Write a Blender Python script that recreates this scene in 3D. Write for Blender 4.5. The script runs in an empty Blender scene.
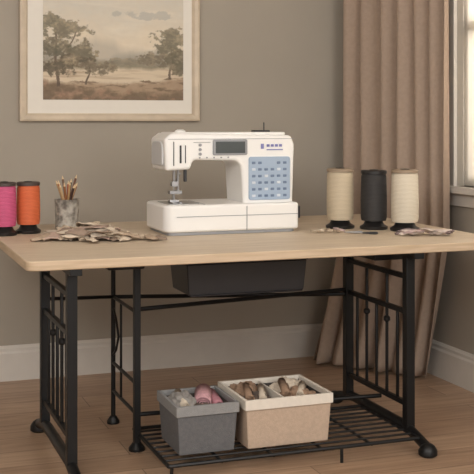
import bpy, bmesh, math, random
from mathutils import Vector, Matrix, noise
random.seed(7)
C=bpy.context.scene.collection

def lin(c):
    c=c/255.0
    return c/12.92 if c<=0.04045 else ((c+0.055)/1.055)**2.4
def rgb(r,g,b): return (lin(r),lin(g),lin(b),1)

def mat(name,col,rough=0.5,metal=0.0,noise_amt=0.0,scale=20,bump=0.0,bscale=60,col2=None,stretch=None):
    m=bpy.data.materials.new(name); m.use_nodes=True
    nt=m.node_tree; b=nt.nodes['Principled BSDF']
    b.inputs['Base Color'].default_value=col
    b.inputs['Roughness'].default_value=rough
    b.inputs['Metallic'].default_value=metal
    tc=nt.nodes.new('ShaderNodeTexCoord'); mp=nt.nodes.new('ShaderNodeMapping')
    nt.links.new(tc.outputs['Object'],mp.inputs[0])
    if stretch: mp.inputs['Scale'].default_value=stretch
    n=nt.nodes.new('ShaderNodeTexNoise'); n.inputs['Scale'].default_value=scale; n.inputs['Detail'].default_value=6
    nt.links.new(mp.outputs[0],n.inputs['Vector'])
    if col2 is None: col2=tuple(list(c*(1-noise_amt) for c in col[:3])+[1])
    mx=nt.nodes.new('ShaderNodeMix'); mx.data_type='RGBA'
    mx.inputs[6].default_value=col; mx.inputs[7].default_value=col2
    rp=nt.nodes.new('ShaderNodeMapRange'); rp.inputs[1].default_value=.35; rp.inputs[2].default_value=.65
    nt.links.new(n.outputs[0],rp.inputs[0]); nt.links.new(rp.outputs[0],mx.inputs[0])
    nt.links.new(mx.outputs[2],b.inputs['Base Color'])
    if bump>0:
        n2=nt.nodes.new('ShaderNodeTexNoise'); n2.inputs['Scale'].default_value=bscale; n2.inputs['Detail'].default_value=4
        nt.links.new(mp.outputs[0],n2.inputs['Vector'])
        bp=nt.nodes.new('ShaderNodeBump'); bp.inputs['Strength'].default_value=bump; bp.inputs['Distance'].default_value=.01
        nt.links.new(n2.outputs[0],bp.inputs['Height']); nt.links.new(bp.outputs[0],b.inputs['Normal'])
    return m

def empty(name,loc=(0,0,0)):
    e=bpy.data.objects.new(name,None); e.location=loc; C.objects.link(e); e.empty_display_size=.05
    return e
def finish(name,bm,mats,parent=None,smooth=True,bevel=0,seg=2,angle=35):
    bmesh.ops.recalc_face_normals(bm,faces=bm.faces[:])
    me=bpy.data.meshes.new(name); bm.to_mesh(me); bm.free()
    if not isinstance(mats,(list,tuple)): mats=[mats]
    for m in mats: me.materials.append(m)
    o=bpy.data.objects.new(name,me); C.objects.link(o)
    if parent:
        o.parent=parent; o.matrix_parent_inverse=Matrix.Translation(parent.location).inverted()
    if smooth:
        for p in me.polygons: p.use_smooth=True
        me.set_sharp_from_angle(angle=math.radians(angle))
    if bevel:
        md=o.modifiers.new('bev','BEVEL'); md.width=bevel; md.segments=seg; md.limit_method='ANGLE'; md.angle_limit=math.radians(40)
        md.harden_normals=False
    return o
def addbox(bm,x0,x1,y0,y1,z0,z1,mi=0):
    v=[bm.verts.new(p) for p in [(x0,y0,z0),(x1,y0,z0),(x1,y1,z0),(x0,y1,z0),(x0,y0,z1),(x1,y0,z1),(x1,y1,z1),(x0,y1,z1)]]
    for f in [(0,3,2,1),(4,5,6,7),(0,1,5,4),(1,2,6,5),(2,3,7,6),(3,0,4,7)]:
        fc=bm.faces.new([v[i] for i in f]); fc.material_index=mi
def box(name,x0,x1,y0,y1,z0,z1,m,parent=None,bevel=0.002,seg=2):
    bm=bmesh.new(); addbox(bm,x0,x1,y0,y1,z0,z1)
    return finish(name,bm,m,parent,bevel=bevel,seg=seg)
def addtube(bm,pts,r,n=10,mi=0,cap=True):
    pts=[Vector(p) for p in pts]; rings=[]
    rs=r if isinstance(r,(list,tuple)) else [r]*len(pts)
    up=None
    for i,p in enumerate(pts):
        if i==0: d=pts[1]-p
        elif i==len(pts)-1: d=p-pts[i-1]
        else: d=(pts[i+1]-p).normalized()+(p-pts[i-1]).normalized()
        d.normalize()
        if up is None:
            up=Vector((0,0,1)) if abs(d.z)<.9 else Vector((1,0,0))
        a=d.cross(up)
        if a.length<1e-4: a=d.cross(Vector((0,1,0)))
        a.normalize(); b=a.cross(d).normalized(); up=b
        rings.append([bm.verts.new(p+rs[i]*(math.cos(2*math.pi*k/n)*a+math.sin(2*math.pi*k/n)*b)) for k in range(n)])
    for i in range(len(rings)-1):
        for k in range(n):
            f=bm.faces.new([rings[i][k],rings[i][(k+1)%n],rings[i+1][(k+1)%n],rings[i+1][k]]); f.material_index=mi
    if cap:
        f=bm.faces.new(rings[0][::-1]); f.material_index=mi
        f=bm.faces.new(rings[-1]); f.material_index=mi
def tube(name,pts,r,m,parent=None,n=12):
    bm=bmesh.new(); addtube(bm,pts,r,n); return finish(name,bm,m,parent)
def addlathe(bm,cx,cy,prof,n=40,mi=0,mis=None,closed_ends=True):
    rings=[]
    for r,z in prof:
        rings.append([bm.verts.new((cx+r*math.cos(2*math.pi*k/n),cy+r*math.sin(2*math.pi*k/n),z)) for k in range(n)])
    for i in range(len(rings)-1):
        for k in range(n):
            f=bm.faces.new([rings[i][k],rings[i][(k+1)%n],rings[i+1][(k+1)%n],rings[i+1][k]])
            f.material_index=mis[i] if mis else mi
    if closed_ends:
        f=bm.faces.new(rings[0][::-1]); f.material_index=mis[0] if mis else mi
        f=bm.faces.new(rings[-1]); f.material_index=mis[-1] if mis else mi
def rpoly(corners,seg=6):
    out=[]; n=len(corners)
    for i in range(n):
        x,y,r=corners[i]
        p=Vector((x,y)); a=Vector(corners[i-1][:2]); b=Vector(corners[(i+1)%n][:2])
        if r<=0: out.append(p); continue
        da=(a-p).normalized(); db=(b-p).normalized()
        ang=da.angle(db); t=min(r/math.tan(ang/2),(a-p).length*.49,(b-p).length*.49)
        rr=t*math.tan(ang/2); bis=(da+db).normalized(); c=p+bis*(rr/math.sin(ang/2))
        s=p+da*t-c; e=p+db*t-c
        tot=s.angle_signed(e)
        for k in range(seg+1):
            th=tot*k/seg
            cs,sn=math.cos(-th),math.sin(-th)
            out.append(c+Vector((s.x*cs-s.y*sn,s.x*sn+s.y*cs)))
    return out
def prism(name,corners,lo,hi,axis,m,parent=None,bevel=.004,seg=3,mi=0):
    pts=rpoly(corners); bm=bmesh.new()
    def P(p,t):
        if axis=='y': return (p.x,t,p.y)
        if axis=='z': return (p.x,p.y,t)
        return (t,p.x,p.y)
    a=[bm.verts.new(P(p,lo)) for p in pts]; b=[bm.verts.new(P(p,hi)) for p in pts]
    n=len(a)
    bm.faces.new(a[::-1]); bm.faces.new(b)
    for i in range(n): bm.faces.new([a[i],a[(i+1)%n],b[(i+1)%n],b[i]])
    return finish(name,bm,m,parent,bevel=bevel,seg=seg,angle=30)

# ---------- materials
M_wall=mat('wall_paint',rgb(168,160,148),.85,noise_amt=.04,scale=3,bump=.05,bscale=200)
M_trim=mat('trim_paint',rgb(214,208,200),.5,noise_amt=.03)
M_black=mat('black_iron',rgb(24,24,25),.42,metal=.3,noise_amt=.2,bump=.05,bscale=150)
M_white=mat('white_plastic',rgb(240,239,237),.28,noise_amt=.01)
M_grey=mat('grey_plastic',rgb(150,152,156),.4,noise_amt=.03)
M_dark=mat('dark_plastic',rgb(45,46,50),.4,noise_amt=.1)
M_blue=mat('blue_panel',rgb(162,180,202),.45,noise_amt=.03)
M_blued=mat('blue_keys',rgb(110,128,156),.45,noise_amt=.05)
M_lcd=mat('lcd_screen',rgb(80,86,88),.15,noise_amt=.1)
M_steel=mat('steel',rgb(170,170,172),.3,metal=1,noise_amt=.05)
M_frame=mat('light_wood_frame',rgb(214,198,176),.45,noise_amt=.15,scale=12)
M_matb=mat('mat_board',rgb(232,227,218),.9,noise_amt=.02)
M_curt=mat('curtain_cloth',rgb(172,152,136),.95,noise_amt=.08,scale=60,bump=.15,bscale=400)

def wood_floor():
    m=bpy.data.materials.new('wood_planks'); m.use_nodes=True; nt=m.node_tree; b=nt.nodes['Principled BSDF']
    tc=nt.nodes.new('ShaderNodeTexCoord')
    br=nt.nodes.new('ShaderNodeTexBrick'); br.inputs['Scale'].default_value=1
    br.inputs['Brick Width'].default_value=1.5; br.inputs['Row Height'].default_value=.17
    br.inputs['Mortar Size'].default_value=.0016; br.inputs['Mortar Smooth'].default_value=.3
    br.inputs['Color1'].default_value=rgb(190,160,134); br.inputs['Color2'].default_value=rgb(170,140,115); br.inputs['Mortar'].default_value=rgb(88,68,54)
    br.offset=.37
    nt.links.new(tc.outputs['Object'],br.inputs['Vector'])
    mp=nt.nodes.new('ShaderNodeMapping'); mp.inputs['Scale'].default_value=(1.2,16,1)
    nt.links.new(tc.outputs['Object'],mp.inputs[0])
    n=nt.nodes.new('ShaderNodeTexNoise'); n.inputs['Scale'].default_value=3; n.inputs['Detail'].default_value=8; n.inputs['Distortion'].default_value=.8
    nt.links.new(mp.outputs[0],n.inputs['Vector'])
    cr=nt.nodes.new('ShaderNodeValToRGB'); cr.color_ramp.elements[0].position=.3; cr.color_ramp.elements[0].color=(.70,.67,.64,1)
    cr.color_ramp.elements[1].position=.7; cr.color_ramp.elements[1].color=(1.05,1.05,1.05,1)
    nt.links.new(n.outputs[0],cr.inputs[0])
    mx=nt.nodes.new('ShaderNodeMix'); mx.data_type='RGBA'; mx.blend_type='MULTIPLY'; mx.inputs[0].default_value=1
    nt.links.new(br.outputs[0],mx.inputs[6]); nt.links.new(cr.outputs[0],mx.inputs[7]); nt.links.new(mx.outputs[2],b.inputs['Base Color'])
    b.inputs['Roughness'].default_value=.38
    bp=nt.nodes.new('ShaderNodeBump'); bp.inputs['Strength'].default_value=.15; bp.inputs['Distance'].default_value=.003
    nt.links.new(n.outputs[0],bp.inputs['Height']); nt.links.new(bp.outputs[0],b.inputs['Normal'])
    return m
M_floor=wood_floor()
M_top=mat('birch_top',rgb(212,195,173),.5,col2=rgb(198,180,157),scale=5,stretch=(.8,9,3),bump=.03,bscale=40)
M_edge=mat('birch_edge',rgb(204,182,156),.55,col2=rgb(188,166,138),scale=8,stretch=(1,1,14))

# ---------- room
XR=2.6; YB=5.0; XL=-1.6; YF=-1.2; ZC=2.7
box('floor',XL,XR+.12,YF,YB+.12,-.1,0,M_floor,bevel=0)
box('wall_back',XL,XR+.12,YB,YB+.12,0,ZC,M_wall,bevel=0)
box('wall_left',XL-.12,XL,YF,YB+.12,0,ZC,M_wall,bevel=0)
box('ceiling',XL-.12,XR+.12,YF,YB+.12,ZC,ZC+.1,mat('ceiling_paint',rgb(232,229,225),.9),bevel=0)
WY0,WY1,WZ0,WZ1=2.6,4.24,.90,2.3
bm=bmesh.new()
addbox(bm,XR,XR+.12,YF,WY0,0,ZC); addbox(bm,XR,XR+.12,WY1,YB,0,ZC)
addbox(bm,XR,XR+.12,WY0,WY1,0,WZ0); addbox(bm,XR,XR+.12,WY0,WY1,WZ1,ZC)
finish('wall_right',bm,M_wall,smooth=False)
def baseboard(name,axis,a,b,off,sgn):
    prof=[(0,0),(.02,0),(.02,.125),(.014,.135),(.014,.148),(.006,.16),(0,.16)]
    bm=bmesh.new(); A=[];B=[]
    for t,z in prof:
        if axis=='x': A.append(bm.verts.new((a,off+sgn*t,z))); B.append(bm.verts.new((b,off+sgn*t,z)))
        else: A.append(bm.verts.new((off+sgn*t,a,z))); B.append(bm.verts.new((off+sgn*t,b,z)))
    n=len(A)
    for i in range(n): bm.faces.new([A[i],A[(i+1)%n],B[(i+1)%n],B[i]])
    bm.faces.new(A); bm.faces.new(B[::-1])
    finish(name,bm,M_trim,smooth=False)
baseboard('baseboard_back','x',XL,XR,YB,-1)
baseboard('baseboard_right','y',YF,YB-.02,XR,-1)
baseboard('baseboard_left','y',YF,YB-.02,XL,1)
# window
win=empty('window_1',(XR,3.45,1.6))
bm=bmesh.new()
addbox(bm,XR-.018,XR+.0,WY0-.07,WY0,WZ0-.0,WZ1+.07); addbox(bm,XR-.018,XR,WY1,WY1+.07,WZ0,WZ1+.07); addbox(bm,XR-.018,XR,WY0,WY1,WZ1,WZ1+.07)
addbox(bm,XR-.05,XR+.05,WY0-.09,WY1+.09,WZ0-.03,WZ0)
addbox(bm,XR-.014,XR,WY0-.07,WY1+.07,WZ0-.09,WZ0-.03)
for y in (WY0,(WY0+WY1)/2-.03,WY1-.05): addbox(bm,XR+.05,XR+.09,y,y+.05,WZ0,WZ1)
for z in (WZ0,(WZ0+WZ1)/2,WZ1-.05): addbox(bm,XR+.05,XR+.09,WY0,WY1,z,z+.05)
finish('casing',bm,M_trim,win,bevel=.002)
gm=bpy.data.materials.new('sheer_glass'); gm.use_nodes=True; nt=gm.node_tree; nt.nodes.remove(nt.nodes['Principled BSDF'])
tb=nt.nodes.new('ShaderNodeBsdfTranslucent'); tb.inputs[0].default_value=rgb(206,202,196); df=nt.nodes.new('ShaderNodeBsdfDiffuse'); df.inputs[0].default_value=rgb(235,228,216)
ms=nt.nodes.new('ShaderNodeMixShader'); ms.inputs[0].default_value=.45; nt.links.new(tb.outputs[0],ms.inputs[1]); nt.links.new(df.outputs[0],ms.inputs[2]); nt.links.new(ms.outputs[0],nt.nodes['Material Output'].inputs[0])
box('sheer_blind',XR+.03,XR+.033,WY0+.01,WY1-.01,WZ0+.002,WZ1-.01,gm,win,bevel=0)

# ---------- curtain
def curtain():
    bm=bmesh.new(); NS=300; NZ=60; V=[]
    for j in range(NZ+1):
        z=.015+(2.4-.015)*j/NZ; row=[]
        f=max(0,(.70-z)/.70); f=f**1.1
        A=Vector((2.352-.22*f,4.925-.09*f)); B=Vector((2.515,4.15+.20*f))
        d=(B-A); n=Vector((-d.y,d.x)).normalized()
        for i in range(NS+1):
            s=i/NS
            ph=s*2*math.pi*6.5+1.2*math.sin(s*7+z*.5)
            amp=(.032+.010*math.sin(s*13+.5))*(.75+.25*(1-z/2.5))
            off=amp*(math.sin(ph)+.20*math.sin(2*ph+1+z))+.003*math.sin(s*60+z*2)
            p=A+d*(s+.012*math.cos(ph))+n*off
            row.append(bm.verts.new((p.x,p.y,z)))
        V.append(row)
    for j in range(NZ):
        for i in range(NS):
            bm.faces.new([V[j][i],V[j][i+1],V[j+1][i+1],V[j+1][i]])
    e=empty('curtain',(2.46,4.5,1.2))
    o=finish('drape',bm,M_curt,e,angle=180)
    so=o.modifiers.new('s','SOLIDIFY'); so.thickness=.003
    tube('curtain_rod',[(2.45,2.3,2.43),(2.45,4.96,2.43)],.012,M_black,e)
    for y in (2.4,4.91):
        tube('bracket',[(2.45,y,2.43),(XR,y,2.43)],.007,M_black,e)
curtain()

# ---------- painting
def painting():
    e=empty('framed_painting',(1.17,YB,1.6))
    x0,x1,z0,z1=.736,1.605,1.195,1.90; w=.036
    bm=bmesh.new()
    prof=[(0,0),(0,.030),(.010,.034),(.026,.030),(w,.018),(w,0)]
    rings=[]
    for ins,dep in prof:
        rings.append([bm.verts.new(p) for p in [(x0+ins,YB-dep,z0+ins),(x1-ins,YB-dep,z0+ins),(x1-ins,YB-dep,z1-ins),(x0+ins,YB-dep,z1-ins)]])
    for i in range(len(rings)):
        a=rings[i]; b=rings[(i+1)%len(rings)]
        for k in range(4): bm.faces.new([a[k],a[(k+1)%4],b[(k+1)%4],b[k]])
    finish('frame',bm,M_frame,e,smooth=False)
    box('mat_board',x0+w-.002,x1-w+.002,YB-.013,YB-.003,z0+w-.002,z1-w+.002,M_matb,e,bevel=0)
    a0,a1,b0,b1=x0+.108,x1-.080,z0+.100,z1-.095
    NX,NZ=380,280
    me=bpy.data.meshes.new('canvas'); vs=[];fs=[];cols=[]
    def N(x,y,s,o=0): return noise.fractal(Vector((x*s,y*s,o)),.8,2.1,6)
    def mix(a,b,t):
        t=max(0,min(1,t)); return tuple(a[i]*(1-t)+b[i]*t for i in range(3))
    for j in range(NZ+1):
        for i in range(NX+1):
            u=i/NX; vv=j/NZ
            vs.append((a0+(a1-a0)*u,YB-.0145,b0+(b1-b0)*vv))
            n1=N(u,vv,3); n2=N(u,vv,11,2); n3=N(u,vv,24,4)
            c=mix((224,211,190),(208,203,192),(vv-.45)*1.8+n1*.5)
            c=mix(c,(236,226,208),.6*max(0,N(u*.6,vv*2,4,8)))
            h=.54+.05*N(u,0,4,5)+.05*math.sin(u*5+.2)
            c=mix(c,(190,182,168),(h-vv)*10)
            h=.46+.05*N(u,0,6,9)+.04*math.sin(u*7+2)
            c=mix(c,(158,152,140),(h-vv)*12)
            h=.38+.03*N(u,0,9,2)
            c=mix(c,(138,130,112),(h-vv)*18)
            h=.31+.02*N(u,0,6,3)
            c=mix(c,(214,198,174),(h-vv)*30)
            c=mix(c,(180,160,138),max(0,N(u*.5,vv*5,6,3))*1.3 if vv<.3 else 0)
            h=.17+.03*N(u,0,7,12)+.12*max(0,u-.6)
            c=mix(c,(166,142,118),(h-vv)*25)
            if vv<h: c=mix(c,(118,100,80),max(0,N(u,vv*3,9,6))*1.7)
            h=.09+.18*max(0,.45-u)*1.4+.04*N(u,0,12,1)
            c=mix(c,(112,94,76),(h-vv)*20)
            if vv<h: c=mix(c,(158,126,104),max(0,n2)*1.3)
            def tree(cx,cy,rx,ry,col,o,dens=1.0):
                nonlocal c
                d=((u-cx)/rx)**2+((vv-cy)/ry)**2
                if d>4: return
                m=.72-d*.75+.75*N(u,vv,9,o)+.5*N(u,vv,30,o+5)
                if m>0:
                    lit=.5*N(u-.02,vv-.02,13,o+3)+(.25 if (u-cx)/rx+(vv-cy)/ry>0 else 0)+.35*N(u,vv,40,o)
                    c=mix(c,mix(col,(176,160,132),lit*1.2),min(.92*dens,m*3))
            def trunk(px,py,qx,qy,w0,o):
                nonlocal c
                if min(py,qy)<=vv<=max(py,qy):
                    t=(vv-py)/(qy-py); x=px+(qx-px)*t+.006*math.sin(t*9+o)
                    if abs(u-x)<w0*(1-.6*t): c=mix(c,(84,70,60),.85)
            trunk(.10,.12,.08,.70,.012,1); trunk(.11,.35,.24,.64,.008,2); trunk(.30,.14,.34,.40,.008,4); trunk(.90,.2,.92,.5,.009,3)
            tree(.05,.68,.13,.11,(112,108,92),1)
            tree(.20,.64,.14,.09,(118,112,96),7)
            tree(.07,.48,.15,.11,(94,90,76),11)
            tree(.27,.46,.13,.09,(104,98,82),13)
            tree(.16,.32,.22,.10,(88,80,66),15)
            tree(.40,.30,.13,.07,(108,98,82),17)
            tree(.58,.36,.15,.035,(126,120,104),33,.8)
            tree(.90,.56,.13,.13,(108,104,88),21)
            tree(.80,.38,.13,.07,(112,104,88),25)
            tree(.97,.38,.12,.13,(98,92,76),26)
            d=((u-.78)/.26)**2+((vv-.80)/.05)**2
            m=.7-d+1.1*N(u,vv,9,41)
            if m>0: c=mix(c,(172,172,168),min(.6,m*2))
            c=mix(c,(206,188,164),.12+.1*n3)
            cols.append((lin(c[0]),lin(c[1]),lin(c[2]),1))
    for j in range(NZ):
        for i in range(NX):
            k=j*(NX+1)+i; fs.append((k,k+1,k+NX+2,k+NX+1))
    me.from_pydata(vs,[],fs)
    ca=me.color_attributes.new('paint','FLOAT_COLOR','POINT')
    for i,c in enumerate(cols): ca.data[i].color=c
    pm=bpy.data.materials.new('painted_paper'); pm.use_nodes=True
    at=pm.node_tree.nodes.new('ShaderNodeAttribute'); at.attribute_name='paint'
    pm.node_tree.links.new(at.outputs['Color'],pm.node_tree.nodes['Principled BSDF'].inputs['Base Color'])
    pm.node_tree.nodes['Principled BSDF'].inputs['Roughness'].default_value=.7
    me.materials.append(pm)
    o=bpy.data.objects.new('canvas',me); C.objects.link(o); o.parent=e; o.matrix_parent_inverse=Matrix.Translation(e.location).inverted()
painting()

# ---------- table
TZ=.75
tab=empty('sewing_table',(1.4,3.9,0))
TT=.032
o=prism('table_top',[(.527,3.415,.035),(2.33,3.415,.035),(2.33,4.62,.035),(.527,4.62,.035)],TZ-TT,TZ,'z',[M_top],tab,bevel=.004)
o.data.materials.append(M_edge)
for p in o.data.polygons:
    if abs(p.normal.z)<.5: p.material_index=1
ZU=TZ-TT
def leg_frame(x,tag):
    bm=bmesh.new()
    yF,yB=3.50,4.01
    for y in (yF,yB):
        addbox(bm,x-.017,x+.017,y-.017,y+.017,.06,ZU)
    addbox(bm,x-.02,x+.02,yF-.08,yB+.12,ZU-.022,ZU)
    for z in (.62,.49,.15): addbox(bm,x-.009,x+.009,yF,yB,z-.009,z+.009)
    n=5
    for i in range(1,n+1):
        y=yF+(yB-yF)*i/(n+1)
        zt=.62 if i in (2,4) else .49
        addtube(bm,[(x,y,.15),(x,y,zt)],.0065,8)
    for i in (2,4):
        y=yF+(yB-yF)*i/(n+1)
        addlathe(bm,x,y,[(.007,.425),(.013,.432),(.013,.443),(.007,.450)],12)
    pts=[];N=24
    y0,y1=yF-.15,yB+.14
    for i in range(N+1):
        t=i/N; y=y0+(y1-y0)*t
        e=min(t,1-t)
        z=.022+.045*min(1,e/.22)**.8
        pts.append((x,y,z))
    rs=[.022 if min(i,N-i)<1 else .019 for i in range(N+1)]
    addtube(bm,pts,rs,12)
    for y in (y0+.01,y1-.01):
        addlathe(bm,x,y,[(.026,0),(.034,.006),(.034,.022),(.024,.038),(.012,.046)],20)
    finish('leg_frame_'+tag,bm,M_black,tab,bevel=.0015)
leg_frame(1.94,'right'); leg_frame(.686,'left')
bm=bmesh.new()
x=.98
addbox(bm,x-.012,x+.012,3.768,3.792,.0,ZU)
addlathe(bm,x,3.78,[(.03,0),(.03,.01),(.015,.03)],16)
addtube(bm,[(x,4.15,.0),(x,4.15,ZU)],.009,10)
addlathe(bm,x,4.15,[(.025,0),(.025,.01),(.012,.03)],16)
for z in (.50,.13,.24): addtube(bm,[(x,3.78,z),(x,4.15,z)],.007,8)
addtube(bm,[(x,4.02,.13),(x,4.02,.50)],.005,8)
addtube(bm,[(x,4.15,.46),(x,4.10,.42),(x,4.06,.36),(x,4.10,.30),(x,4.15,.27)],.005,8)
addbox(bm,x-.06,x+.06,3.74,3.86,ZU-.035,ZU)
finish('inner_support',bm,M_black,tab,bevel=.0012)
bm=bmesh.new()
for (a,b) in (((.98,3.78,.512),(1.94,4.01,.50)),((.98,4.15,.50),(1.94,4.01,.48)),((.98,3.78,.13),(1.94,3.72,.13))):
    addtube(bm,[a,b],.008,10)
addtube(bm,[(.686,4.01,.53),(.98,4.15,.50)],.007,8)
finish('cross_rails',bm,M_black,tab)
box('mount_block_right',1.86,2.02,3.62,3.80,ZU-.05,ZU,M_black,tab,bevel=.006)
box('mount_block_left',.82,.95,3.55,3.67,ZU-.028,ZU,M_black,tab,bevel=.006)
bm=bmesh.new()
vt=[(1.115,3.60),(1.575,3.60),(1.575,3.82),(1.115,3.82)]; vb=[(1.125,3.608),(1.565,3.608),(1.565,3.81),(1.125,3.81)]
a=[bm.verts.new((p[0],p[1],.578)) for p in vb]; b=[bm.verts.new((p[0],p[1],.69)) for p in vt]
bm.faces.new(a[::-1]); bm.faces.new(b)
for i in range(4): bm.faces.new([a[i],a[(i+1)%4],b[(i+1)%4],b[i]])
addbox(bm,1.11,1.58,3.595,3.825,.69,ZU)
addbox(bm,1.13,1.56,3.602,3.611,.574,.582)
finish('drawer',bm,mat('drawer_black',rgb(38,38,41),.35,noise_amt=.1),tab,bevel=.004)
bm=bmesh.new()
zs=.055; sx0,sx1,sy0,sy1=.99,1.925,3.40,3.86
addtube(bm,[(sx0,sy0,zs),(sx1,sy0,zs)],.007,8); addtube(bm,[(sx0,sy1,zs),(sx1,sy1,zs)],.007,8)
addtube(bm,[(sx0,sy0,zs),(sx0,sy1,zs)],.007,8); addtube(bm,[(sx1,sy0,zs),(sx1,sy1,zs)],.007,8)
for i in range(1,9):
    y=sy0+(sy1-sy0)*i/9; addtube(bm,[(sx0,y,zs+.003),(sx1,y,zs+.003)],.004,8)
for i in range(1,5):
    x=sx0+(sx1-sx0)*i/5; addtube(bm,[(x,sy0,zs-.004),(x,sy1,zs-.004)],.005,8)
for x in (1.0,1.62):
    for y in (sy0,sy1): addtube(bm,[(x,y,0),(x,y,zs)],.006,8)
finish('wire_shelf',bm,M_black,tab)
ZS=zs+.008

# ---------- sewing machine
sm=empty('sewing_machine',(1.43,4.11,TZ))
prism('base_plate',[(1.160,3.985,.03),(1.695,3.985,.03),(1.695,4.28,.03),(1.160,4.28,.03)],TZ,TZ+.012,'z',M_grey,sm,bevel=.002)
prism('bed',[(1.143,3.975,.045),(1.706,3.975,.02),(1.706,4.29,.02),(1.143,4.29,.05)],TZ+.012,TZ+.118,'z',M_white,sm,bevel=.010,seg=4)
zb=TZ+.118
prism('arm_body',[(1.162,1.000,.012),(1.262,1.005,.012),(1.275,1.042,.02),(1.475,1.037,.035),(1.485,zb-.01,.0),(1.700,zb-.01,.0),(1.708,1.10,.02),(1.692,1.138,.02),(1.185,1.148,.02),(1.156,1.125,.02)],4.03,4.235,'y',M_white,sm,bevel=.014,seg=5)
prism('top_lid',[(1.19,4.05,.02),(1.68,4.05,.02),(1.68,4.22,.02),(1.19,4.22,.02)],1.138,1.151,'z',M_white,sm,bevel=.005)
box('lid_seam',1.17,1.703,4.028,4.034,1.1235,1.1255,M_grey,sm,bevel=0)
box('bed_seam',1.19,1.70,3.973,3.98,.822,.8245,M_grey,sm,bevel=0)
box('bed_split',1.478,1.481,3.973,3.98,.765,.86,M_grey,sm,bevel=0)
prism('keypad_panel',[(1.507,.878,.01),(1.686,.878,.01),(1.686,1.052,.01),(1.507,1.052,.01)],4.023,4.034,'y',M_blue,sm,bevel=.003)
bm=bmesh.new()
for r in range(6):
    for c in range(6):
        if r==5 and c in (2,3): continue
        x=1.519+c*.027; z=.890+r*.0265
        addbox(bm,x,x+.015,4.0205,4.025,z,z+.010,(r*2+c)%4==0)
finish('keys',bm,[M_blued,mat('pale_keys',rgb(212,220,230),.45)],sm,bevel=.0015)
prism('lcd_bezel',[(1.355,1.060,.006),(1.500,1.060,.006),(1.500,1.122,.006),(1.355,1.122,.006)],4.022,4.034,'y',M_grey,sm,bevel=.002)
box('lcd',1.366,1.489,4.019,4.024,1.068,1.114,M_lcd,sm,bevel=.001)
bm=bmesh.new()
for i in range(4): addbox(bm,1.585+i*.018,1.597+i*.018,4.027,4.031,1.092,1.102)
addbox(bm,1.56,1.572,4.027,4.031,1.084,1.104); addbox(bm,1.585,1.655,4.027,4.031,1.078,1.082)
finish('indicator_marks',bm,mat('lilac_mark',rgb(120,122,178),.5),sm,smooth=False)
bm=bmesh.new()
addbox(bm,1.192,1.195,4.026,4.032,1.02,1.115); addbox(bm,1.218,1.225,4.026,4.032,1.03,1.10)
addbox(bm,1.240,1.243,4.026,4.032,1.03,1.10)
finish('thread_slots',bm,M_dark,sm,bevel=.001)
bm=bmesh.new()
for i,z in enumerate((1.065,1.083,1.101)):
    addtube(bm,[(1.302,4.032,z),(1.302,4.025,z)],.006,16)
for i in range(5):
    addtube(bm,[(1.30+i*.03,4.032,1.051),(1.30+i*.03,4.025,1.051)],.003,12)
addbox(bm,1.275,1.345,4.026,4.032,1.1105,1.1125)
finish('arm_buttons',bm,M_grey,sm)
prism('face_cover',[(4.055,1.02,.015),(4.21,1.02,.015),(4.21,1.115,.03),(4.055,1.115,.03)],1.152,1.161,'x',mat('face_cover_plastic',rgb(205,206,208),.35,noise_amt=.02),sm,bevel=.004)
bm=bmesh.new()
addtube(bm,[(1.215,4.10,1.01),(1.215,4.10,.935)],.006,12)
addtube(bm,[(1.215,4.10,.94),(1.215,4.10,zb)],.0016,8)
addtube(bm,[(1.235,4.11,1.01),(1.235,4.11,.905)],.0055,12)
addbox(bm,1.204,1.228,4.088,4.112,.935,.955)
addbox(bm,1.195,1.245,4.085,4.12,.905,.918)
addbox(bm,1.196,1.207,4.05,4.12,zb+.002,zb+.007); addbox(bm,1.223,1.234,4.05,4.12,zb+.002,zb+.007)
addbox(bm,1.196,1.234,4.09,4.12,zb+.003,zb+.014)
addbox(bm,1.212,1.219,4.10,4.112,zb+.01,.91)
addtube(bm,[(1.245,4.11,.985),(1.252,4.16,.975),(1.245,4.20,.93)],.004,8)
finish('needle_and_presser_foot',bm,M_steel,sm,bevel=.001)
box('needle_plate',1.175,1.30,4.03,4.20,zb-.002,zb+.002,M_steel,sm,bevel=.001)
box('plate_mark',1.31,1.315,4.0,4.22,zb-.002,zb+.001,M_grey,sm,bevel=0)
box('lever',1.246,1.258,4.06,4.075,.955,1.01,M_dark,sm,bevel=.003)
bm=bmesh.new()
addtube(bm,[(1.698,4.12,.92),(1.718,4.12,.92)],[.036,.036],32); addtube(bm,[(1.718,4.12,.92),(1.728,4.12,.92)],[.030,.024],32)
finish('handwheel',bm,M_grey,sm)
box('side_socket',1.70,1.73,4.02,4.08,.80,.85,M_dark,sm,bevel=.004)
tube('spool_pin',[(1.62,4.15,1.15),(1.62,4.15,1.190)],.0025,M_dark,sm)
box('pin_base',1.57,1.64,4.13,4.17,1.149,1.158,M_dark,sm,bevel=.003)
bm=bmesh.new(); addlathe(bm,1.25,4.13,[(.022,1.149),(.022,1.156),(.012,1.162)],24)
finish('bobbin_winder',bm,M_white,sm)

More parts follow.
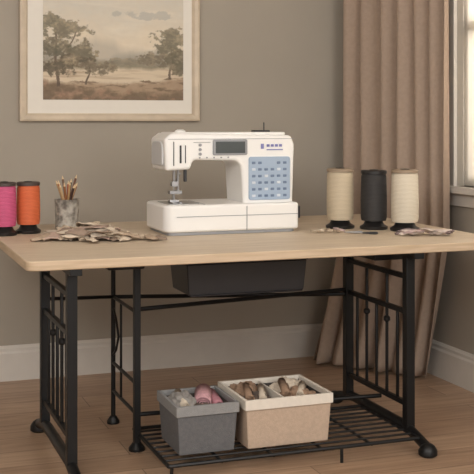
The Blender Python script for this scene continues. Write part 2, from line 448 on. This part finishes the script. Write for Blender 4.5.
# ---------- thread spools
def thread_mat(name,c,c2):
    m=bpy.data.materials.new(name); m.use_nodes=True; nt=m.node_tree; b=nt.nodes['Principled BSDF']
    tc=nt.nodes.new('ShaderNodeTexCoord'); w=nt.nodes.new('ShaderNodeTexWave'); w.bands_direction='Z'; w.inputs['Scale'].default_value=60; w.inputs['Distortion'].default_value=2.5; w.inputs['Detail'].default_value=2
    nt.links.new(tc.outputs['Object'],w.inputs[0])
    mx=nt.nodes.new('ShaderNodeMix'); mx.data_type='RGBA'; mx.inputs[6].default_value=c2; mx.inputs[7].default_value=c
    nt.links.new(w.outputs[0],mx.inputs[0]); nt.links.new(mx.outputs[2],b.inputs['Base Color'])
    bp=nt.nodes.new('ShaderNodeBump'); bp.inputs['Strength'].default_value=.5; bp.inputs['Distance'].default_value=.002
    nt.links.new(w.outputs[0],bp.inputs['Height']); nt.links.new(bp.outputs[0],b.inputs['Normal']); b.inputs['Roughness'].default_value=.6
    return m
M_base=mat('spool_base',rgb(30,28,28),.35)
M_cap=mat('spool_cap',rgb(150,132,112),.5)
M_capd=mat('spool_cap_brown',rgb(72,60,56),.5)
def spool(x,y,r,h,m,cap,metal=M_base):
    bm=bmesh.new(); z=TZ
    R=r*1.03
    pr=[(R*.95,z),(R,z+.004),(R,z+.012),(R*.75,z+.020),(R*.62,z+.034)]
    mi=[1,1,1,1]
    pr+=[(r*.90,z+.036),(r*.96,z+.05),(r*.97,z+h*.5),(r*.93,z+h-.028),(r*.86,z+h-.018)]
    mi+=[1,0,0,0,0]
    pr+=[(r*.96,z+h-.017),(r*.96,z+h-.006),(r*.88,z+h-.003),(r*.35,z+h-.003),(r*.3,z+h),(r*.12,z+h),(r*.12,z+h-.02)]
    mi+=[2,2,2,2,1,1,1]
    mi.append(1)
    addlathe(bm,x,y,pr,40,mis=mi[:len(pr)-1]+[1])
    finish('thread_spool',bm,[m,metal,cap],None,angle=40)
T_cream=thread_mat('cream_thread',rgb(214,200,176),rgb(178,162,136))
T_white=thread_mat('white_thread',rgb(230,222,206),rgb(194,182,160))
T_black=thread_mat('black_thread',rgb(60,58,58),rgb(30,29,30))
T_pink=thread_mat('pink_thread',rgb(222,104,146),rgb(172,62,104))
T_or=thread_mat('orange_thread',rgb(232,122,76),rgb(190,82,44))
spool(1.92,4.046,.058,.252,T_cream,M_cap); spool(2.035,3.965,.056,.246,T_black,M_base); spool(2.122,3.86,.058,.252,T_white,M_cap)
spool(.668,4.29,.048,.207,T_or,M_capd); spool(.567,4.240,.048,.210,T_pink,M_capd)

# ---------- pencil cup
cup=empty('pencil_cup',(.842,4.39,TZ))
bm=bmesh.new()
cx,cy=.842,4.39
addlathe(bm,cx,cy,[(.044,TZ),(.048,TZ+.004),(.050,TZ+.118),(.052,TZ+.124),(.048,TZ+.124),(.046,TZ+.118),(.044,TZ+.008),(.01,TZ+.008)],40)
mg=mat('pebbled_glass',rgb(186,180,170),.3,scale=45,col2=rgb(108,102,96),bump=.6,bscale=60)
finish('glass',bm,mg,cup)
PC=[rgb(150,100,66),rgb(110,70,50),rgb(188,150,104),rgb(70,50,44),rgb(170,84,60),rgb(200,170,130),rgb(120,90,70)]
bm=bmesh.new()
pm=[mat('pencil_%d'%i,c,.5) for i,c in enumerate(PC)]+[mat('pencil_tip',rgb(226,200,160),.6)]
for i in range(13):
    a=i*2.4; r0=.022; r1=.034+.012*random.random()
    h=.17+.04*random.random()
    p0=Vector((cx-r0*math.cos(a),cy-r0*math.sin(a),TZ+.012)); p1=Vector((cx+r1*math.cos(a),cy+r1*math.sin(a),TZ+h))
    d=(p1-p0).normalized()
    addtube(bm,[p0,p1],.0048,6,mi=i%7); addtube(bm,[p1,p1+d*.016],[.0048,.0008],6,mi=7)
finish('pencils',bm,pm,cup)

# ---------- scraps : creased, draped slips of cloth
def scrap_pile(name,cols,n,fx,seedv,L=(.05,.10),W=(.012,.028),rise=.5,tl=.35):
    random.seed(seedv); bm=bmesh.new()
    for k in range(n):
        x,y,hz=fx(k)
        ang=random.uniform(0,math.pi*2); l=random.uniform(*L); w=random.uniform(*W)
        tilt=random.uniform(-tl,tl)*min(1,hz/.012)
        roll=random.uniform(-.5,.5)*min(1,hz/.012)
        mi=random.randrange(len(cols)); NS=10; NQ=6
        ca,sa=math.cos(ang),math.sin(ang); p1=random.uniform(0,6); bend=random.uniform(-.7,.7)
        rows=[]; zs_=[]
        for i in range(NS+1):
            s=i/NS; t=s-.5
            ww=w*max(.12,math.sin(math.pi*min(.97,max(.03,s)))**.7)*(1+.2*math.sin(9*s+p1))
            row=[]
            for q in range(NQ+1):
                sd=q/NQ*2-1
                lx=t*l; ly=sd*ww+bend*l*.5*(t*t*2)
                z=rise*ww*(1-abs(sd)**1.3)+.003*math.sin(s*12+p1+q)+tilt*lx+roll*ly+.15*l*bend*t*t
                row.append([x+lx*ca-ly*sa,y+lx*sa+ly*ca,z]); zs_.append(z)
            rows.append(row)
        zmin=min(zs_)
        V=[[bm.verts.new((p[0],p[1],TZ+.003+hz*.8+(p[2]-zmin)*.9)) for p in r] for r in rows]
        for i in range(NS):
            for q in range(NQ):
                f=bm.faces.new([V[i][q],V[i][q+1],V[i+1][q+1],V[i+1][q]]); f.material_index=mi
    o=finish(name,bm,cols,None,angle=60)
    so=o.modifiers.new('s','SOLIDIFY'); so.thickness=.0025; so.offset=0
SC=[mat('scrap_%d'%i,rgb(*c),.85,noise_amt=.15,scale=60) for i,c in enumerate([(204,186,164),(184,162,140),(216,200,180),(158,138,122),(196,170,156),(190,176,160)])]
def f1(k):
    if k>=46:
        a=-.20+.42*(k-46)/13; return .87+a,3.97-.30*a+random.uniform(-.05,.05),.004*random.random()
    a=random.uniform(0,2*math.pi); r=math.sqrt(random.random())
    u=r*math.cos(a); v=r*math.sin(a)
    return .86+u*.13,3.985+v*.13-u*.04,.058*(1-r)**.7*(.25+.75*random.random())
scrap_pile('fabric_scraps',SC,60,f1,3,L=(.09,.15),W=(.018,.034),rise=.45,tl=.25)
SP=[mat('petal_%d'%i,rgb(*c),.85,noise_amt=.2,scale=60) for i,c in enumerate([(200,176,174),(172,146,148),(214,198,188),(140,122,122)])]
def f2(k):
    t=random.random(); return 1.985+.21*t+random.uniform(-.03,.03),3.70-.05*t+random.uniform(-.045,.045),.010*random.random()
scrap_pile('fabric_scraps',SP,24,f2,5,L=(.05,.10),W=(.007,.014))
def f3(k):
    return 1.80+random.uniform(-.05,.06),3.90+random.uniform(-.03,.03),.006*random.random()
scrap_pile('fabric_scraps',SC[:3]+SP[:1],8,f3,9,L=(.03,.06),W=(.006,.010))
def scissors(x,y,ang):
    bm=bmesh.new(); ca,sa=math.cos(ang),math.sin(ang)
    def T(a,b,z=.004): return (x+a*ca-b*sa,y+a*sa+b*ca,TZ+z)
    addtube(bm,[T(-.0,0,.006),T(.07,.010,.006)],[.005,.001],8)
    addtube(bm,[T(-.0,0,.008),T(.07,-.008,.008)],[.005,.001],8)
    for s in (1,-1):
        addtube(bm,[T(0,0,.005),T(-.025,s*.008,.005)],.0035,8,mi=1)
        pts=[T(-.042+.017*math.cos(t*math.pi/8),s*.013+.011*math.sin(t*math.pi/8),.005) for t in range(17)]
        addtube(bm,pts,.003,8,mi=1,cap=False)
    finish('scissors',bm,[M_steel,M_dark])
scissors(1.90,3.80,2.7)

# ---------- storage bins
def bin_(name,x0,x1,y0,y1,h,m,rim,inner,tap=.01):
    e=empty(name,((x0+x1)/2,(y0+y1)/2,ZS))
    bm=bmesh.new(); z0=ZS; z1=ZS+h; t=.006
    def ring(ins,z): return [bm.verts.new(p) for p in [(x0+ins,y0+ins,z),(x1-ins,y0+ins,z),(x1-ins,y1-ins,z),(x0+ins,y1-ins,z)]]
    R=[ring(tap,z0),ring(0,z1),ring(t,z1),ring(tap+t,z0+t)]
    bm.faces.new(R[0][::-1]); f=bm.faces.new(R[3]); f.material_index=1
    for i in range(3):
        for k in range(4):
            f=bm.faces.new([R[i][k],R[i][(k+1)%4],R[i+1][(k+1)%4],R[i+1][k]]); f.material_index=1 if i==2 else 0
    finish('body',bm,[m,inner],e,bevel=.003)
    bm=bmesh.new(); g=.004
    A=[(-g,z1-.032),(-g,z1+.003),(t+.001,z1+.003),(t+.001,z1-.02),(0.0,z1-.032)]
    R=[ring(a,z) for a,z in A]
    for i in range(len(R)):
        for k in range(4):
            bm.faces.new([R[i][k],R[i][(k+1)%4],R[(i+1)%len(R)][(k+1)%4],R[(i+1)%len(R)][k]])
    finish('rim',bm,rim,e,bevel=.0015)
    return e,z1
M_gb=mat('grey_fabric',rgb(108,108,110),.9,noise_amt=.15,scale=80,bump=.3,bscale=300)
M_gr=mat('grey_rim',rgb(146,146,146),.85,noise_amt=.1,scale=80,bump=.3,bscale=300)
M_bb=mat('tan_fabric',rgb(196,174,154),.9,noise_amt=.1,scale=80,bump=.2,bscale=300)
M_br=mat('cream_rim',rgb(226,218,206),.85,noise_amt=.05,scale=80)
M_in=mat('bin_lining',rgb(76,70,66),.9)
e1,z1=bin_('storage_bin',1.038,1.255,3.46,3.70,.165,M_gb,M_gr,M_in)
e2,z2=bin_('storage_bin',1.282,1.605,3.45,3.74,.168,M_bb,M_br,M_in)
def crumple(name,cx,cy,cz,rx,ry,rz,m,parent,sd,amp=.25,fr=2.5):
    bm=bmesh.new(); bmesh.ops.create_icosphere(bm,subdivisions=5,radius=1)
    for v in bm.verts:
        n=noise.fractal(v.co*fr+Vector((sd,0,0)),1,2,4); rid=1-abs(noise.noise(v.co*fr*1.3+Vector((0,sd,0))))*2
        k=1+amp*n+amp*.4*rid
        v.co=Vector((cx+v.co.x*rx*k,cy+v.co.y*ry*k,cz+v.co.z*rz*k))
    finish(name,bm,m,parent,angle=180)
def cloth_roll(name,a,b,r,m,parent,turns=3):
    a=Vector(a);b=Vector(b);d=(b-a).normalized(); s=d.cross(Vector((0,0,1))).normalized(); u=s.cross(d)
    bm=bmesh.new(); n=turns*22; L0=[];L1=[]
    for i in range(n+1):
        t=i/n; th=t*turns*2*math.pi; rr=r*(.2+.8*t)
        o=math.cos(th)*s*rr+math.sin(th)*u*rr
        L0.append(bm.verts.new(a+o)); L1.append(bm.verts.new(b+o))
    for i in range(n): bm.faces.new([L0[i],L0[i+1],L1[i+1],L1[i]])
    o=finish(name,bm,m,parent,angle=180); so=o.modifiers.new('s','SOLIDIFY'); so.thickness=.002
M_c1=mat('grey_cloth',rgb(158,154,150),.95,noise_amt=.2,scale=50)
M_c2=mat('brown_cloth',rgb(158,130,108),.95,noise_amt=.25,scale=40)
M_c3=mat('cream_cloth',rgb(206,192,174),.95,noise_amt=.1)
M_c4=mat('dark_cloth',rgb(96,84,76),.95,noise_amt=.2)
M_y=mat('pink_cloth',rgb(204,158,164),.9,noise_amt=.25,scale=90)
crumple('cloth',1.095,3.59,z1-.022,.042,.085,.035,M_c1,e1,1)
crumple('cloth_b',1.13,3.52,z1-.04,.07,.05,.03,M_c4,e1,4)
# rolled pink fabric, a fat roll and a second slimmer one, resting inside the bin
cloth_roll('pink_roll',(1.150,3.525,z1-.018),(1.195,3.655,z1-.004),.036,M_y,e1,4)
cloth_roll('pink_roll_b',(1.205,3.51,z1-.022),(1.225,3.66,z1-.012),.022,mat('rose_cloth',rgb(178,124,134),.9,noise_amt=.2,scale=60),e1,3)
cloth_roll('pale_roll',(1.080,3.50,z1-.010),(1.100,3.66,z1+.0),.018,M_c3,e1,3)
box('divider',1.43,1.436,3.468,3.724,ZS+.01,z2-.004,M_br,e2,bevel=.001)
crumple('cloth',1.36,3.55,z2-.05,.055,.07,.045,M_c4,e2,11)
crumple('cloth_b',1.355,3.66,z2-.036,.055,.055,.045,M_c2,e2,14)
crumple('cloth_c',1.52,3.54,z2-.045,.066,.07,.045,M_c2,e2,17)
crumple('cloth_d',1.525,3.66,z2-.036,.062,.05,.045,M_c3,e2,21)
cloth_roll('roll_a',(1.455,3.50,z2-.005),(1.50,3.66,z2+.004),.018,M_c2,e2)
cloth_roll('roll_b',(1.50,3.49,z2-.006),(1.565,3.62,z2-.002),.016,M_c3,e2)
cloth_roll('roll_c',(1.315,3.50,z2-.008),(1.355,3.65,z2+.002),.017,M_c2,e2)
cloth_roll('roll_d',(1.36,3.49,z2-.010),(1.405,3.63,z2),.015,M_c3,e2)

# ---------- lights
def area(name,loc,target,sx,sy,power,col):
    l=bpy.data.lights.new(name,'AREA'); l.shape='RECTANGLE'; l.size=sx; l.size_y=sy; l.energy=power; l.color=col
    o=bpy.data.objects.new(name,l); C.objects.link(o); o.location=loc
    d=Vector(target)-Vector(loc); o.rotation_euler=d.to_track_quat('-Z','Y').to_euler(); return o
area('window_daylight',(XR+.5,3.4,1.75),(1.2,3.6,.9),1.6,1.4,135,(1,.97,.92))
area('room_fill',(-.9,1.0,2.3),(.9,4.6,.9),1.8,1.3,72,(1,.96,.91))  # added soft fill from high front-left, no fixture behind it
area('front_fill',(1.9,.2,1.9),(1.6,4.2,.4),1.6,1.4,44,(1,.965,.92))  # fill added near the open front side; there is no window here
w=bpy.data.worlds.new('world'); bpy.context.scene.world=w; w.use_nodes=True
w.node_tree.nodes['Background'].inputs[0].default_value=(1,.97,.93,1); w.node_tree.nodes['Background'].inputs[1].default_value=.8
bpy.context.scene.view_settings.view_transform='Standard'

# ---------- camera
cam=bpy.data.cameras.new('camera'); co=bpy.data.objects.new('camera',cam); C.objects.link(co)
cam.sensor_width=36; cam.lens=36*1070/474; cam.shift_y=-(237-120)/474
co.location=(0,0,1.2); co.rotation_euler=(math.radians(90),0,-math.radians(19.885))
bpy.context.scene.camera=co
